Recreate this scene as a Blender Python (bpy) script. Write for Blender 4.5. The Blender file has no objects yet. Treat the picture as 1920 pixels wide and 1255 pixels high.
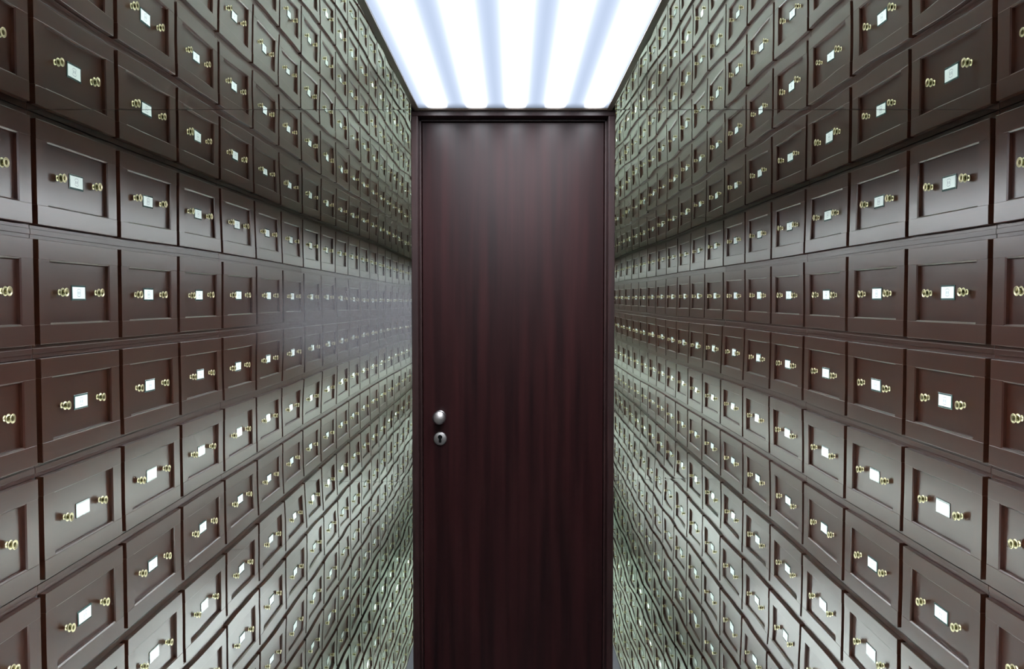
import bpy, bmesh, math, random
from mathutils import Vector, Matrix

S = bpy.context.scene
COL = S.collection
random.seed(4)

# ------------------------------------------------------------------ measurements (metres)
EYE = 1.558            # camera height
YF = 3.309             # face of the front mirrors
PITCH = 0.7026         # drawer column spacing
YR = YF - 6 * PITCH    # face of the rear mirror
YM = YF - 3 * PITCH    # joint between the two cabinet units of a wall
ROW = 0.4545           # drawer row spacing
H = 5 * ROW            # room height
W = 1.80               # half width of the room, at the drawer fronts

# ------------------------------------------------------------------ camera
cam = bpy.data.cameras.new('camera')
cam.lens = 36.0 * 1640 / 1920
cam.sensor_width = 36.0
cam.shift_x = -2.0 / 1920
cam.clip_start = 0.02
cam.clip_end = 300
co = bpy.data.objects.new('camera', cam)
co.location = (0, 0, EYE)
co.rotation_euler = (math.radians(90 - 2.236), 0, 0)
COL.objects.link(co)
S.camera = co

# ------------------------------------------------------------------ world, exposure, light paths
S.view_settings.view_transform = 'Standard'
S.view_settings.look = 'None'
S.view_settings.exposure = 0.0
S.view_settings.gamma = 1.0
wd = bpy.data.worlds.new('world')
S.world = wd
wd.use_nodes = True
wd.node_tree.nodes['Background'].inputs[0].default_value = (0, 0, 0, 1)
LIGHT = 44.0            # peak radiance of a tube behind the diffuser
STRIP = 21.0           # radiance of the strips under the walkway edges
cy = S.cycles
cy.max_bounces = 44
cy.glossy_bounces = 42
cy.diffuse_bounces = 3
cy.transmission_bounces = 4
cy.caustics_reflective = True
cy.sample_clamp_indirect = 8.0
cy.use_guiding = True
cy.use_surface_guiding = True
cy.guiding_training_samples = 64
cy.use_adaptive_sampling = False
cy.use_denoising = True
cy.denoiser = 'OPENIMAGEDENOISE'
cy.denoising_prefilter = 'ACCURATE'
cy.blur_glossy = 0.0

# ------------------------------------------------------------------ material helpers
def new_mat(name):
    m = bpy.data.materials.new(name)
    m.use_nodes = True
    nt = m.node_tree
    for n in list(nt.nodes):
        nt.nodes.remove(n)
    out = nt.nodes.new('ShaderNodeOutputMaterial')
    return m, nt, out

def N(nt, kind, **kw):
    n = nt.nodes.new(kind)
    for k, v in kw.items():
        setattr(n, k, v)
    return n

def principled(name, col, rough, metal=0.0, coat=0.0, coat_rough=0.1, spec=0.5):
    m, nt, out = new_mat(name)
    p = N(nt, 'ShaderNodeBsdfPrincipled')
    p.inputs['Base Color'].default_value = (*col, 1)
    p.inputs['Roughness'].default_value = rough
    p.inputs['Metallic'].default_value = metal
    p.inputs['Coat Weight'].default_value = coat
    p.inputs['Coat Roughness'].default_value = coat_rough
    p.inputs['Specular IOR Level'].default_value = spec
    nt.links.new(p.outputs[0], out.inputs[0])
    return m, nt, p

def wood(name, c0, c1, scale, rough, spec=0.5, coat=0.0, coat_rough=0.2, grain=9.0):
    """stained veneer; scale stretches the grain along one axis of the object"""
    m, nt, p = principled(name, c0, rough, 0, coat, coat_rough, spec)
    L = nt.links.new
    tc = N(nt, 'ShaderNodeTexCoord')
    oi = N(nt, 'ShaderNodeObjectInfo')
    add = N(nt, 'ShaderNodeVectorMath', operation='ADD')
    mul = N(nt, 'ShaderNodeMath', operation='MULTIPLY'); mul.inputs[1].default_value = 37.0
    L(oi.outputs['Random'], mul.inputs[0])
    L(tc.outputs['Object'], add.inputs[0]); L(mul.outputs[0], add.inputs[1])
    mp = N(nt, 'ShaderNodeMapping'); mp.inputs['Scale'].default_value = scale
    L(add.outputs[0], mp.inputs[0])
    n1 = N(nt, 'ShaderNodeTexNoise'); n1.inputs['Scale'].default_value = grain
    n1.inputs['Detail'].default_value = 3; n1.inputs['Roughness'].default_value = 0.6
    L(mp.outputs[0], n1.inputs['Vector'])
    cr = N(nt, 'ShaderNodeValToRGB')
    cr.color_ramp.elements[0].position = 0.30; cr.color_ramp.elements[0].color = (*c0, 1)
    cr.color_ramp.elements[1].position = 0.72; cr.color_ramp.elements[1].color = (*c1, 1)
    L(n1.outputs['Fac'], cr.inputs[0])
    L(cr.outputs[0], p.inputs['Base Color'])
    mr = N(nt, 'ShaderNodeMapRange')
    mr.inputs['To Min'].default_value = rough - 0.008; mr.inputs['To Max'].default_value = rough + 0.012
    L(n1.outputs['Fac'], mr.inputs[0]); L(mr.outputs[0], p.inputs['Roughness'])
    return m

def mirror_mat(name, tint, seed, amp, haze=None):
    m, nt, out = new_mat(name)
    L = nt.links.new
    g = N(nt, 'ShaderNodeBsdfGlossy')
    g.inputs['Color'].default_value = (*tint, 1)
    g.inputs['Roughness'].default_value = 0.0
    geo = N(nt, 'ShaderNodeNewGeometry')
    mp = N(nt, 'ShaderNodeMapping'); mp.inputs['Location'].default_value = (seed, seed * 0.7, 0)
    L(geo.outputs['Position'], mp.inputs[0])
    no = N(nt, 'ShaderNodeTexNoise'); no.inputs['Scale'].default_value = 1.9
    no.inputs['Detail'].default_value = 0.5
    L(mp.outputs[0], no.inputs['Vector'])
    b = N(nt, 'ShaderNodeBump'); b.inputs['Strength'].default_value = 1.0
    b.inputs['Distance'].default_value = amp
    L(no.outputs['Fac'], b.inputs['Height'])
    L(b.outputs[0], g.inputs['Normal'])
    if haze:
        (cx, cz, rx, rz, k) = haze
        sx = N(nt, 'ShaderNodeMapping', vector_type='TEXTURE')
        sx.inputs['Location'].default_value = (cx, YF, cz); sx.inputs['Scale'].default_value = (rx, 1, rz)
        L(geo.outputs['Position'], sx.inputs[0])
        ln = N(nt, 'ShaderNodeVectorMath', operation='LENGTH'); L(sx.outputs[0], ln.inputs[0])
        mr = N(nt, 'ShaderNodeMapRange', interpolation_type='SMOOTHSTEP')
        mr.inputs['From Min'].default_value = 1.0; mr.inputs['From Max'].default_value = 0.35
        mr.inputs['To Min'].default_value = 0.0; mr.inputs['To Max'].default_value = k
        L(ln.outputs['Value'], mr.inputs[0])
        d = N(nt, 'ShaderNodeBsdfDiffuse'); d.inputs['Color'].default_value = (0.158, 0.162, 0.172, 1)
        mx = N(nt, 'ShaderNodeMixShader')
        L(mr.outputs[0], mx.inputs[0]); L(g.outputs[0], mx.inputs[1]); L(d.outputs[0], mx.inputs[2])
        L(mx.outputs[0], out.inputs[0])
    else:
        L(g.outputs[0], out.inputs[0])
    return m

TINT = (0.940, 0.968, 0.936)
AMP = 0.0014
M_WOOD_H = wood('walnut_stained_rail', (0.0150, 0.0030, 0.0010), (0.0215, 0.0050, 0.0020), (0.7, 6, 14), 0.288, spec=0.54)
M_RAIL = wood('walnut_shelf_rail', (0.0180, 0.0042, 0.0020), (0.0300, 0.0080, 0.0038), (0.7, 6, 14), 0.32, spec=0.42)
M_WOOD_V = wood('walnut_stained_stile', (0.0150, 0.0030, 0.0010), (0.0215, 0.0050, 0.0020), (14, 6, 0.7), 0.288, spec=0.54)
M_DARK = wood('dark_cabinet_interior', (0.006, 0.003, 0.0025), (0.010, 0.005, 0.004), (6, 6, 1), 0.6, spec=0.2)
M_DOOR = wood('dark_door_veneer', (0.0050, 0.0019, 0.0021), (0.0165, 0.0044, 0.0046), (11, 6, 0.45), 0.29, spec=0.10, grain=2.2)
M_FRAME = wood('dark_door_frame_wood', (0.009, 0.004, 0.004), (0.018, 0.007, 0.0065), (9, 6, 0.6), 0.36, spec=0.2)
M_PATINA, _, _ = principled('dark_brass_patina', (0.085, 0.070, 0.022), 0.40, metal=1.0)
M_BRASS, _, _ = principled('aged_brass', (0.66, 0.60, 0.38), 0.285, metal=1.0)
M_PLATE, _, _ = principled('dull_steel_plate', (0.19, 0.185, 0.18), 0.42, metal=1.0)
M_STEEL, _, _ = principled('brushed_steel', (0.34, 0.33, 0.325), 0.36, metal=1.0)
M_BLACK, _, _ = principled('keyhole_black', (0.002, 0.002, 0.002), 0.9, spec=0.05)
M_CARD, _, _ = principled('white_card_under_gloss', (0.70, 0.76, 0.75), 0.5, coat=1.0, coat_rough=0.02)
M_INK, _, _ = principled('grey_blue_ink', (0.12, 0.14, 0.22), 0.5, coat=1.0, coat_rough=0.02)
M_HOLDER, _, _ = principled('smoky_clear_plastic', (0.035, 0.060, 0.058), 0.08, spec=0.5)
M_TRIM, _, _ = principled('bronze_light_trim', (0.125, 0.098, 0.076), 0.35, metal=0.0)
M_GLASSEDGE, _, _ = principled('green_glass_edge', (0.03, 0.075, 0.062), 0.15)
M_WALK, _, _ = principled('navy_gloss_floor', (0.005, 0.007, 0.013), 0.42, spec=0.25)
M_WALKEDGE, _, _ = principled('slate_edge', (0.010, 0.013, 0.020), 0.45, spec=0.25)
M_PLASTER, _, _ = principled('grey_plaster', (0.25, 0.25, 0.25), 0.8)
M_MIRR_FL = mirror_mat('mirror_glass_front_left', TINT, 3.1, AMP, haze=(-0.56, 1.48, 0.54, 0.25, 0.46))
M_MIRR_FR = mirror_mat('mirror_glass_front_right', TINT, 7.7, AMP)
M_MIRR_R = mirror_mat('mirror_glass_rear', TINT, 12.9, AMP)
M_MIRR_C = mirror_mat('mirror_glass_ceiling', TINT, 21.3, AMP)
M_MIRR_F = mirror_mat('mirror_glass_floor', TINT, 33.8, AMP)

M_STRIP, nt_, out_ = new_mat('cool_white_strip')
e_ = N(nt_, 'ShaderNodeEmission'); e_.inputs['Color'].default_value = (0.93, 1.0, 1.0, 1); e_.inputs['Strength'].default_value = STRIP
nt_.links.new(e_.outputs[0], out_.inputs[0])

# diffuser: five fluorescent tubes glow through an opal sheet
def diffuser_mat():
    m, nt, out = new_mat('opal_diffuser_over_tubes')
    L = nt.links.new
    tc = N(nt, 'ShaderNodeTexCoord')
    sp = N(nt, 'ShaderNodeSeparateXYZ'); L(tc.outputs['Object'], sp.inputs[0])
    def mth(op, a, b=None):
        n = N(nt, 'ShaderNodeMath', operation=op)
        for i, v in enumerate((a, b)):
            if v is None: continue
            if isinstance(v, (int, float)): n.inputs[i].default_value = v
            else: L(v, n.inputs[i])
        return n.outputs[0]
    # distance to the nearest tube axis, spacing 0.145
    a = mth('ADD', sp.outputs['X'], 5 * 0.145 - 0.010)
    a = mth('ADD', a, 0.0725)
    a = mth('MODULO', a, 0.145)
    a = mth('SUBTRACT', a, 0.0725)
    ax = mth('ABSOLUTE', a)
    a = mth('POWER', mth('DIVIDE', ax, 0.0310), 6.0)
    g = mth('EXPONENT', mth('MULTIPLY', a, -1.0))
    soft = mth('MULTIPLY', mth('EXPONENT', mth('MULTIPLY', mth('POWER', mth('DIVIDE', ax, 0.0330), 2.0), -1.0)), 2.2)
    # the tubes stop short of both ends and of the long edges
    ye = mth('SUBTRACT', LEN_L / 2, mth('ABSOLUTE', sp.outputs['Y']))
    fe = N(nt, 'ShaderNodeMapRange', interpolation_type='SMOOTHSTEP')
    fe.inputs['From Min'].default_value = -0.01; fe.inputs['From Max'].default_value = 0.10
    L(ye, fe.inputs[0])
    g = mth('MULTIPLY', g, fe.outputs[0])
    st = mth('MULTIPLY', g, LIGHT)
    st = mth('ADD', st, mth('MULTIPLY', soft, fe.outputs[0]))
    base = mth('MULTIPLY', fe.outputs[0], 0.45)
    base = mth('ADD', base, 0.33)
    e1 = N(nt, 'ShaderNodeEmission'); e1.inputs['Color'].default_value = (0.955, 0.98, 1.045, 1)
    e2 = N(nt, 'ShaderNodeEmission'); e2.inputs['Color'].default_value = (0.72, 0.86, 1.12, 1)
    L(st, e1.inputs['Strength']); L(base, e2.inputs['Strength'])
    ad = N(nt, 'ShaderNodeAddShader'); L(e1.outputs[0], ad.inputs[0]); L(e2.outputs[0], ad.inputs[1])
    L(ad.outputs[0], out.inputs[0])
    return m

# ------------------------------------------------------------------ mesh helpers
def add_box(bm, lo, hi, mi=0, bevel=0.0, segs=1):
    vs = [bm.verts.new((x, y, z)) for z in (lo[2], hi[2]) for y in (lo[1], hi[1]) for x in (lo[0], hi[0])]
    idx = [(0, 2, 3, 1), (4, 5, 7, 6), (0, 1, 5, 4), (2, 6, 7, 3), (0, 4, 6, 2), (1, 3, 7, 5)]
    fs = []
    for f in idx:
        face = bm.faces.new([vs[i] for i in f]); face.material_index = mi; fs.append(face)
    if bevel > 0:
        es = list({e for f in fs for e in f.edges})
        r = bmesh.ops.bevel(bm, geom=es, offset=bevel, segments=segs, affect='EDGES', profile=0.5)
        for f in r['faces']: f.material_index = mi
    return fs

def add_quad(bm, pts, mi=0):
    f = bm.faces.new([bm.verts.new(p) for p in pts]); f.material_index = mi
    return f

def lathe(bm, prof, seg=32, axis='-y', mi=0, smooth=True):
    """prof: list of (radius, height along the axis)"""
    rings = []
    for r, h in prof:
        ring = []
        for i in range(seg):
            a = 2 * math.pi * i / seg
            ring.append(bm.verts.new((r * math.cos(a), -h, r * math.sin(a))))
        rings.append(ring)
    for a, b in zip(rings, rings[1:]):
        for i in range(seg):
            j = (i + 1) % seg
            f = bm.faces.new((a[i], a[j], b[j], b[i])); f.smooth = smooth; f.material_index = mi
    f = bm.faces.new(rings[-1]); f.material_index = mi
    f = bm.faces.new(list(reversed(rings[0]))); f.material_index = mi

def to_mesh(name, bm, mats):
    bmesh.ops.recalc_face_normals(bm, faces=bm.faces[:])
    me = bpy.data.meshes.new(name)
    bm.to_mesh(me); bm.free()
    for m in (mats if isinstance(mats, (list, tuple)) else [mats]):
        me.materials.append(m)
    return me

def link(name, me, parent=None, loc=(0, 0, 0), rot=0.0, label=None):
    o = bpy.data.objects.new(name, me)
    COL.objects.link(o)
    o.location = loc
    if rot: o.rotation_euler = (0, 0, rot)
    if parent: o.parent = parent
    if label: o['label'] = label
    return o

def tag(o, label=None, category=None, group=None, kind=None):
    if label: o['label'] = label
    if category: o['category'] = category
    if group: o['group'] = group
    if kind: o['kind'] = kind
    return o

def empty(name, loc=(0, 0, 0), rot=0.0):
    o = bpy.data.objects.new(name, None)
    o.empty_display_size = 0.1
    COL.objects.link(o)
    o.location = loc; o.rotation_euler = (0, 0, rot)
    return o

def box_obj(name, lo, hi, mat, parent=None, bevel=0.0, mats=None):
    c = [(a + b) / 2 for a, b in zip(lo, hi)]
    h = [(b - a) / 2 for a, b in zip(lo, hi)]
    bm = bmesh.new(); add_box(bm, [-v for v in h], h, 0, bevel, 2)
    me = to_mesh(name, bm, mat)
    p = parent.location if parent else (0, 0, 0)
    return link(name, me, parent, [c[i] - p[i] for i in range(3)])

# ------------------------------------------------------------------ the shell
BACK = W + 0.085
tag(box_obj('wall_left', (-BACK - 0.1, YR - 0.11, -0.1), (-BACK, YF + 0.22, H + 0.1), M_PLASTER), 'plain wall behind the left drawer cabinets', 'wall', kind='structure')
tag(box_obj('wall_right', (BACK, YR - 0.11, -0.1), (BACK + 0.1, YF + 0.22, H + 0.1), M_PLASTER), 'plain wall behind the right drawer cabinets', 'wall', kind='structure')
tag(box_obj('wall_back', (-BACK, YR - 0.11, 0), (BACK, YR - 0.006, H), M_PLASTER), 'plain wall behind the rear mirror', 'wall', kind='structure')
tag(box_obj('floor', (-BACK, YR - 0.11, -0.1), (BACK, YF + 0.22, -0.006), M_PLASTER), 'floor slab under the mirrored floor', 'floor', kind='structure')
tag(box_obj('ceiling', (-BACK, YR - 0.11, H + 0.006), (BACK, YF + 0.22, H + 0.1), M_PLASTER), 'ceiling slab above the ceiling mirrors', 'ceiling', kind='structure')
DHW = 0.3823          # outer half width of the door frame
bm = bmesh.new()      # front wall with its door opening
add_box(bm, (-BACK, YF + 0.006, 0), (-DHW, YF + 0.12, H))
add_box(bm, (DHW, YF + 0.006, 0), (BACK, YF + 0.12, H))
add_box(bm, (-BACK, YF + 0.12, 0), (BACK, YF + 0.16, H))
tag(link('wall_front', to_mesh('wall_front', bm, M_PLASTER)), 'plain wall holding the door between the two front mirrors', 'wall', kind='structure')

# mirror sheets: silvered face, green polished glass edges
def mirror(lo, hi, axis, sign, mat, label, group):
    """axis/sign = direction the silvered face looks"""
    c = [(a + b) / 2 for a, b in zip(lo, hi)]
    h = [(b - a) / 2 for a, b in zip(lo, hi)]
    bm = bmesh.new(); add_box(bm, [-v for v in h], h, 1)
    for f in bm.faces:
        f.normal_update()
        if f.calc_center_median()[axis] * sign > h[axis] * 0.99:
            f.material_index = 0
    me = to_mesh('mirror_panel', bm, [mat, M_GLASSEDGE])
    o = link('mirror_panel', me, None, c)
    return tag(o, label, 'mirror', group)

RX = W + 0.0235       # plane of the horizontal shelf rails
T = 0.006
G = 0.0008            # half the joint between neighbouring sheets
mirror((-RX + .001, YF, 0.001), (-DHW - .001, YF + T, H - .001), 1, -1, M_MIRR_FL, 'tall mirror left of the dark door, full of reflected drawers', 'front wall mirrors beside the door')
mirror((DHW + .001, YF, 0.001), (RX - .001, YF + T, H - .001), 1, -1, M_MIRR_FR, 'tall mirror right of the dark door, full of reflected drawers', 'front wall mirrors beside the door')
mirror((-RX + .001, YR - T, 0.001), (RX - .001, YR, H - .001), 1, 1, M_MIRR_R, 'mirror covering the rear wall, facing the door', 'rear wall mirror')
LHW = 0.370           # outer half width of the light's trim
WHW = 0.437           # half width of the dark walkway
for (s, side) in ((-1, 'left'), (1, 'right')):
    for (y0, y1, place) in ((YM + G, YF - G, 'next to the door'), (YR + G, YM - G, 'away from the door')):
        xs = sorted((s * (LHW + .0005), s * (RX - .001)))
        mirror((xs[0], y0, H), (xs[1], y1, H + T), 2, -1, M_MIRR_C,
               'ceiling mirror between the lit panel and the %s cabinets, %s' % (side, place), 'ceiling mirrors')
        xs = sorted((s * (WHW + .0005), s * (RX - .001)))
        mirror((xs[0], y0, -T), (xs[1], y1, 0), 2, 1, M_MIRR_F,
               'floor mirror between the dark walkway and the %s cabinets, %s' % (side, place), 'floor mirrors')

# dark walkway along the middle of the floor
wk = empty('floor_walkway', (0, (YF + YR) / 2, 0))
tag(wk, 'dark navy walkway strip running along the mirrored floor to the door', 'walkway')
box_obj('walkway_surface', (-0.400, YR + .001, 0.047), (0.400, YF - .006, 0.060), M_WALK, wk, 0.001)
box_obj('walkway_base', (-0.415, YR + .001, -0.006), (0.415, YF - .006, 0.046), M_BLACK, wk, 0.001)
for s in (-1, 1):
    xs = sorted((s * 0.4005, s * WHW))
    box_obj('walkway_edge', (xs[0], YR + .001, 0.047), (xs[1], YF - .006, 0.060), M_WALKEDGE, wk, 0.001)
    # tube light tucked under the overhang, washing the foot of the wall
    xs = sorted((s * 0.4155, s * 0.4220))
    ls = box_obj('light_strip', (xs[0], YR + .002, 0.001), (xs[1], YF - .008, 0.045), M_STRIP, wk)
    ls['label'] = 'low light strip under the walkway edge'

# luminous ceiling strip
LY0, LY1 = YR + 0.03, YF - 0.035
LEN_L = LY1 - LY0
cl = empty('ceiling_light', (0, (LY0 + LY1) / 2, H))
tag(cl, 'long glowing ceiling light panel with five tubes behind white diffuser', 'ceiling light')
bm = bmesh.new()       # opal sheet, cut into cells: over a tube / between two tubes
xe = [-0.352]
for k in range(-2, 3):
    xe += [k * 0.145 + 0.010 - 0.044, k * 0.145 + 0.010 + 0.044]
xe.append(0.352)
NSEG = 36
for i in range(len(xe) - 1):
    for j in range(NSEG):
        y0 = -LEN_L / 2 + LEN_L * j / NSEG; y1 = -LEN_L / 2 + LEN_L * (j + 1) / NSEG
        add_quad(bm, ((xe[i], y0, -0.001), (xe[i], y1, -0.001), (xe[i + 1], y1, -0.001), (xe[i + 1], y0, -0.001)), 0 if i % 2 else 1)
bmesh.ops.remove_doubles(bm, verts=bm.verts[:], dist=1e-5)
bmesh.ops.recalc_face_normals(bm, faces=bm.faces[:])
r_ = bmesh.ops.extrude_face_region(bm, geom=bm.faces[:])
bmesh.ops.translate(bm, verts=[v for v in r_['geom'] if isinstance(v, bmesh.types.BMVert)], vec=(0, 0, 0.005))
for f in bm.faces:      # only the underside glows
    if f.calc_center_median().z > -0.0009: f.material_index = 2
m_tube = diffuser_mat(); m_gap = diffuser_mat()
m_gap.cycles.emission_sampling = 'NONE'
link('diffuser', to_mesh('diffuser', bm, [m_tube, m_gap, M_PLASTER]), cl)
for s in (-1, 1):
    xs = sorted((s * 0.350, s * LHW))
    bm = bmesh.new(); add_box(bm, (xs[0], -(YF - YR) / 2 + .002, -0.006), (xs[1], (YF - YR) / 2 - .002, 0.005), 0, 0.0015, 2)
    link('trim_strip', to_mesh('trim_strip', bm, M_TRIM), cl)
for s in (-1, 1):
    yy = sorted((s * LEN_L / 2, s * ((YF - YR) / 2 - .003)))
    bm = bmesh.new(); add_box(bm, (-0.3495, yy[0], -0.006), (0.3495, yy[1], 0.004), 0, 0.001, 1)
    link('end_cap', to_mesh('end_cap', bm, M_TRIM), cl)

# ------------------------------------------------------------------ door
REC = 0.077
FW = 0.0242
d = empty('door_1', (0, YF, 0))
tag(d, 'tall dark brown veneered door between the two mirrors', 'door', kind='structure')
bm = bmesh.new()
HB = 0.0235
for s in (-1, 1):
    xs = sorted((s * (DHW - FW), s * DHW))
    add_box(bm, (xs[0], -0.004, 0), (xs[1], REC + 0.03, H - HB), 0, 0.0015, 2)
    # rebate strip the door closes against
    xs = sorted((s * (DHW - FW - 0.007), s * (DHW - FW)))
    add_box(bm, (xs[0], REC - 0.016, 0), (xs[1], REC + 0.03, H - HB), 0, 0.001, 1)
add_box(bm, (-DHW, -0.004, H - HB), (DHW, REC + 0.03, H - 0.001), 0, 0.0015, 2)
add_box(bm, (-DHW + FW, REC - 0.016, H - HB - 0.007), (DHW - FW, REC + 0.03, H - HB), 0, 0.001, 1)
link('door_frame', to_mesh('door_frame', bm, M_FRAME), d)
bm = bmesh.new()
add_box(bm, (-DHW + FW + 0.009, REC, 0.006), (DHW - FW - 0.009, REC + 0.04, H - HB - 0.009), 0, 0.0015, 2)
leaf = link('door_leaf', to_mesh('door_leaf', bm, M_DOOR), d)
def door_pt(px, py, y):
    """point on the plane y seen at that pixel"""
    th = math.radians(2.236)
    u = (px - 962) / 1640; v = (627.5 - py) / 1640
    dy = math.cos(th) + v * math.sin(th); dz = v * math.cos(th) - math.sin(th)
    t = y / dy
    return u * t, EYE + dz * t
kx, kz = door_pt(824, 783, YF + REC - 0.03)
bm = bmesh.new()
lathe(bm, [(0.0235, 0.0), (0.0235, 0.004), (0.012, 0.006), (0.0105, 0.020), (0.016, 0.027), (0.0235, 0.036), (0.0262, 0.044), (0.0262, 0.050), (0.0240, 0.055), (0.018, 0.059), (0.009, 0.061), (0.001, 0.0615)], 40)
link('door_knob', to_mesh('door_knob', bm, M_STEEL), d, (kx, REC, kz), label='round brushed steel door knob')
kx, kz = door_pt(825.5, 822.5, YF + REC)
bm = bmesh.new()
R = 0.0262
lathe(bm, [(R, 0.0), (R, 0.006), (R - 0.001, 0.008), (R - 0.003, 0.009), (0.001, 0.009)], 40)
plate = link('lock_plate', to_mesh('lock_plate', bm, M_PLATE), d, (kx, REC, kz), label='round steel keyhole plate')
bm = bmesh.new()   # euro cylinder keyhole: round head with a narrower slot below
pts = []
for i in range(25):
    a = math.radians(-60 + 300 * i / 24)
    pts.append((0.0086 * math.cos(a), 0.0066 + 0.0086 * math.sin(a)))
pts += [(-0.0052, -0.003), (-0.0052, -0.0130), (-0.0035, -0.0152), (0.0035, -0.0152), (0.0052, -0.0130), (0.0052, -0.003)]
front = [bm.verts.new((x, -0.0094, z)) for x, z in pts]
back = [bm.verts.new((x, -0.0080, z)) for x, z in pts]
bm.faces.new(front); bm.faces.new(list(reversed(back)))
for i in range(len(pts)):
    j = (i + 1) % len(pts)
    bm.faces.new((front[i], front[j], back[j], back[i]))
link('keyhole', to_mesh('keyhole', bm, M_BLACK), plate)

# ------------------------------------------------------------------ drawers: local x along the wall, -y into the room, z up; origin at the front's centre
DW, DH = 0.6645, 0.4000
ST, RT = 0.079, 0.075
REL = 0.018
def frame_mesh():
    bm = bmesh.new()
    hw, hh = DW / 2, DH / 2
    th = 0.030
    for s in (-1, 1):      # stiles
        xs = sorted((s * (hw - ST), s * hw))
        add_box(bm, (xs[0], 0.0012, -hh + RT), (xs[1], th, hh - RT), 1)
    for s in (-1, 1):      # rails, a hair proud of the stiles
        zs = sorted((s * (hh - RT), s * hh))
        add_box(bm, (-hw, 0.0, zs[0]), (hw, th, zs[1]), 0, 0.0016, 2)
    # chamfer running round the sunk panel
    x1, z1 = hw - ST, hh - RT
    c = 0.0050
    o = [(-x1, z1), (x1, z1), (x1, -z1), (-x1, -z1)]
    i_ = [(-x1 + c, z1 - c), (x1 - c, z1 - c), (x1 - c, -z1 + c), (-x1 + c, -z1 + c)]
    for k in range(4):
        a, b = o[k], o[(k + 1) % 4]; e, f = i_[(k + 1) % 4], i_[k]
        add_quad(bm, ((a[0], 0.0014, a[1]), (b[0], 0.0014, b[1]), (e[0], 0.006, e[1]), (f[0], 0.006, f[1])), 1 if k % 2 else 0)
        add_quad(bm, ((f[0], 0.006, f[1]), (e[0], 0.006, e[1]), (e[0], 0.026, e[1]), (f[0], 0.026, f[1])), 1 if k % 2 else 0)
    # drawer box behind the front
    add_box(bm, (-hw + 0.012, th, -hh + 0.010), (hw - 0.012, th + 0.030, hh - 0.010), 2)
    return to_mesh('drawer', bm, [M_WOOD_H, M_WOOD_V, M_DARK])
def panel_mesh():
    bm = bmesh.new()
    add_box(bm, (-DW / 2 + ST - 0.004, REL, -DH / 2 + RT - 0.004), (DW / 2 - ST + 0.004, REL + 0.008, DH / 2 - RT + 0.004))
    return to_mesh('panel', bm, M_WOOD_H)
def knob_mesh():
    bm = bmesh.new()
    P = [(0.0120, 0.0), (0.0120, 0.002), (0.0075, 0.004), (0.0065, 0.008), (0.0100, 0.0115), (0.0165, 0.0130), (0.0178, 0.0145),
         (0.0172, 0.0158), (0.0110, 0.0170), (0.0062, 0.0190), (0.0060, 0.0240), (0.0105, 0.0265), (0.0170, 0.0284),
         (0.0180, 0.0298), (0.0172, 0.0315), (0.0150, 0.0322), (0.0128, 0.0305), (0.0090, 0.0298), (0.0055, 0.0315), (0.0010, 0.0325)]
    lathe(bm, P, 28)
    for f in bm.faces:      # dark patina in the neck, the stem and the dished face
        c = f.calc_center_median(); r = max(math.hypot(v.co.x, v.co.z) for v in f.verts)
        if (r < 0.0115) or (0.0168 < -c.y < 0.0275 and r < 0.0171): f.material_index = 1
    return to_mesh('knob', bm, [M_BRASS, M_PATINA])
CW, CH = 0.1035, 0.0480
def holder_mesh():
    bm = bmesh.new()
    add_box(bm, (-CW / 2 - 0.007, REL - 0.0030, -CH / 2 - 0.007), (CW / 2 + 0.007, REL, CH / 2 + 0.007), 0, 0.0010, 2)
    return to_mesh('label_holder', bm, M_HOLDER)
def card_mesh():
    bm = bmesh.new()
    y = REL - 0.0030
    add_box(bm, (-CW / 2, y - 0.0008, -CH / 2), (CW / 2, y, CH / 2), 0)
    yi = y - 0.0011
    # printed mark: an oval outline open at the sides, with the digits between
    def stroke(pts, w):
        for (a, b) in zip(pts, pts[1:]):
            dx, dz = b[0] - a[0], b[1] - a[1]; l = math.hypot(dx, dz) or 1
            nx, nz = -dz / l * w / 2, dx / l * w / 2
            add_quad(bm, ((a[0] + nx, yi, a[1] + nz), (b[0] + nx, yi, b[1] + nz), (b[0] - nx, yi, b[1] - nz), (a[0] - nx, yi, a[1] - nz)), 1)
    for s in (-1, 1):
        pts = []
        for i in range(17):
            t = math.radians(-8 + 196 * i / 16)
            pts.append((0.0150 * math.copysign(abs(math.cos(t)) ** 0.6, math.cos(t)), s * (0.0070 + 0.0080 * math.sin(t))))
        stroke(pts, 0.0016)
    for cx in (-0.0075, 0.0075):      # the digits 8 8
        for (cz, r) in ((0.0024, 0.0024), (-0.0026, 0.0028)):
            pts = [(cx + 1.55 * r * math.cos(2 * math.pi * i / 14), cz + r * math.sin(2 * math.pi * i / 14)) for i in range(15)]
            stroke(pts, 0.0016)
    return to_mesh('label_card', bm, [M_CARD, M_INK])

ME = {'drawer': frame_mesh(), 'panel': panel_mesh(), 'knob': knob_mesh(), 'holder': holder_mesh(), 'card': card_mesh()}
KX = 0.152

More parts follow.
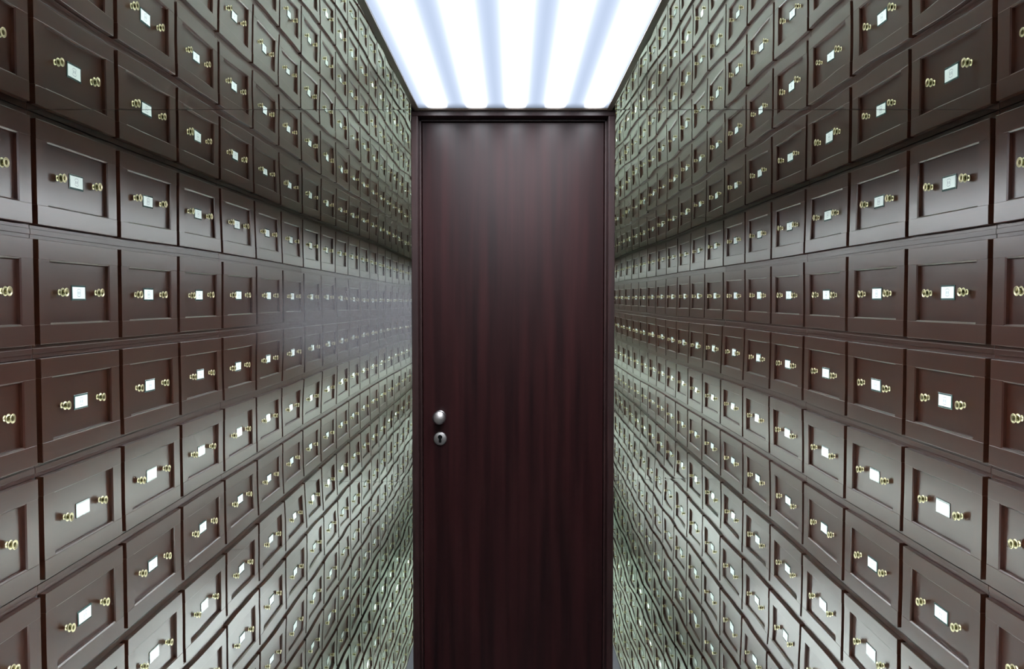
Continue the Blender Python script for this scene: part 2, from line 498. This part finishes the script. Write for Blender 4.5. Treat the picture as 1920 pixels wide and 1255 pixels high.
def carcass_mesh(length):
    """back board and the shelf rails in front of it; local origin at the unit's middle, on the floor, at the drawer-front plane"""
    bm = bmesh.new()
    hl = length / 2 - 0.0012
    add_box(bm, (-hl, 0.064, 0.001), (hl, 0.084, H - 0.001), 1)
    for k in range(6):
        z0 = max(0.001, k * ROW - 0.0272); z1 = min(H - 0.001, k * ROW + 0.0272)
        # rail with a shallow stepped moulding
        add_box(bm, (-hl, 0.0235, z0), (hl, 0.064, z1), 0, 0.0015, 1)
        if 0 < k < 5:
            add_box(bm, (-hl, 0.0205, k * ROW - 0.011), (hl, 0.0235, k * ROW + 0.011), 0, 0.0012, 2)
    return to_mesh('carcass', bm, [M_RAIL, M_DARK])
ME['carcass'] = carcass_mesh(3 * PITCH)

def cabinet(x, yc, rot, label):
    c = empty('drawer_cabinet', (x, yc, 0), rot)
    tag(c, label, 'drawer cabinet', 'walls of drawer cabinets')
    link('carcass', ME['carcass'], c)
    for r in range(5):
        for k in range(3):
            jz = random.uniform(-0.0012, 0.0012); jy = random.uniform(-0.0012, 0.0008)
            f = link('drawer', ME['drawer'], c, ((k - 1) * PITCH, jy, (r + 0.5) * ROW + jz))
            link('panel', ME['panel'], f)
            for s in (-1, 1):
                kb = link('knob', ME['knob'], f, (s * KX + random.uniform(-.002, .002), REL, random.uniform(-.0025, .0025)), label='brass knob')
                kb.rotation_euler = (0, random.uniform(0, 6.28), 0)
            link('label_holder', ME['holder'], f)
            cd = link('label_card', ME['card'], f, (random.uniform(-.0012, .0012), 0, random.uniform(-.001, .001)), label='white card printed with a small grey emblem')
    return c
yA, yB = (YF + YM) / 2, (YM + YR) / 2
cabinet(-W, yA, math.radians(90), 'dark wooden drawer cabinet on the left wall, beside the left mirror')
cabinet(W, yA, math.radians(-90), 'dark wooden drawer cabinet on the right wall, beside the right mirror')
cabinet(-W, yB, math.radians(90), 'dark wooden drawer cabinet on the left wall, at the rear mirror')
cabinet(W, yB, math.radians(-90), 'dark wooden drawer cabinet on the right wall, at the rear mirror')
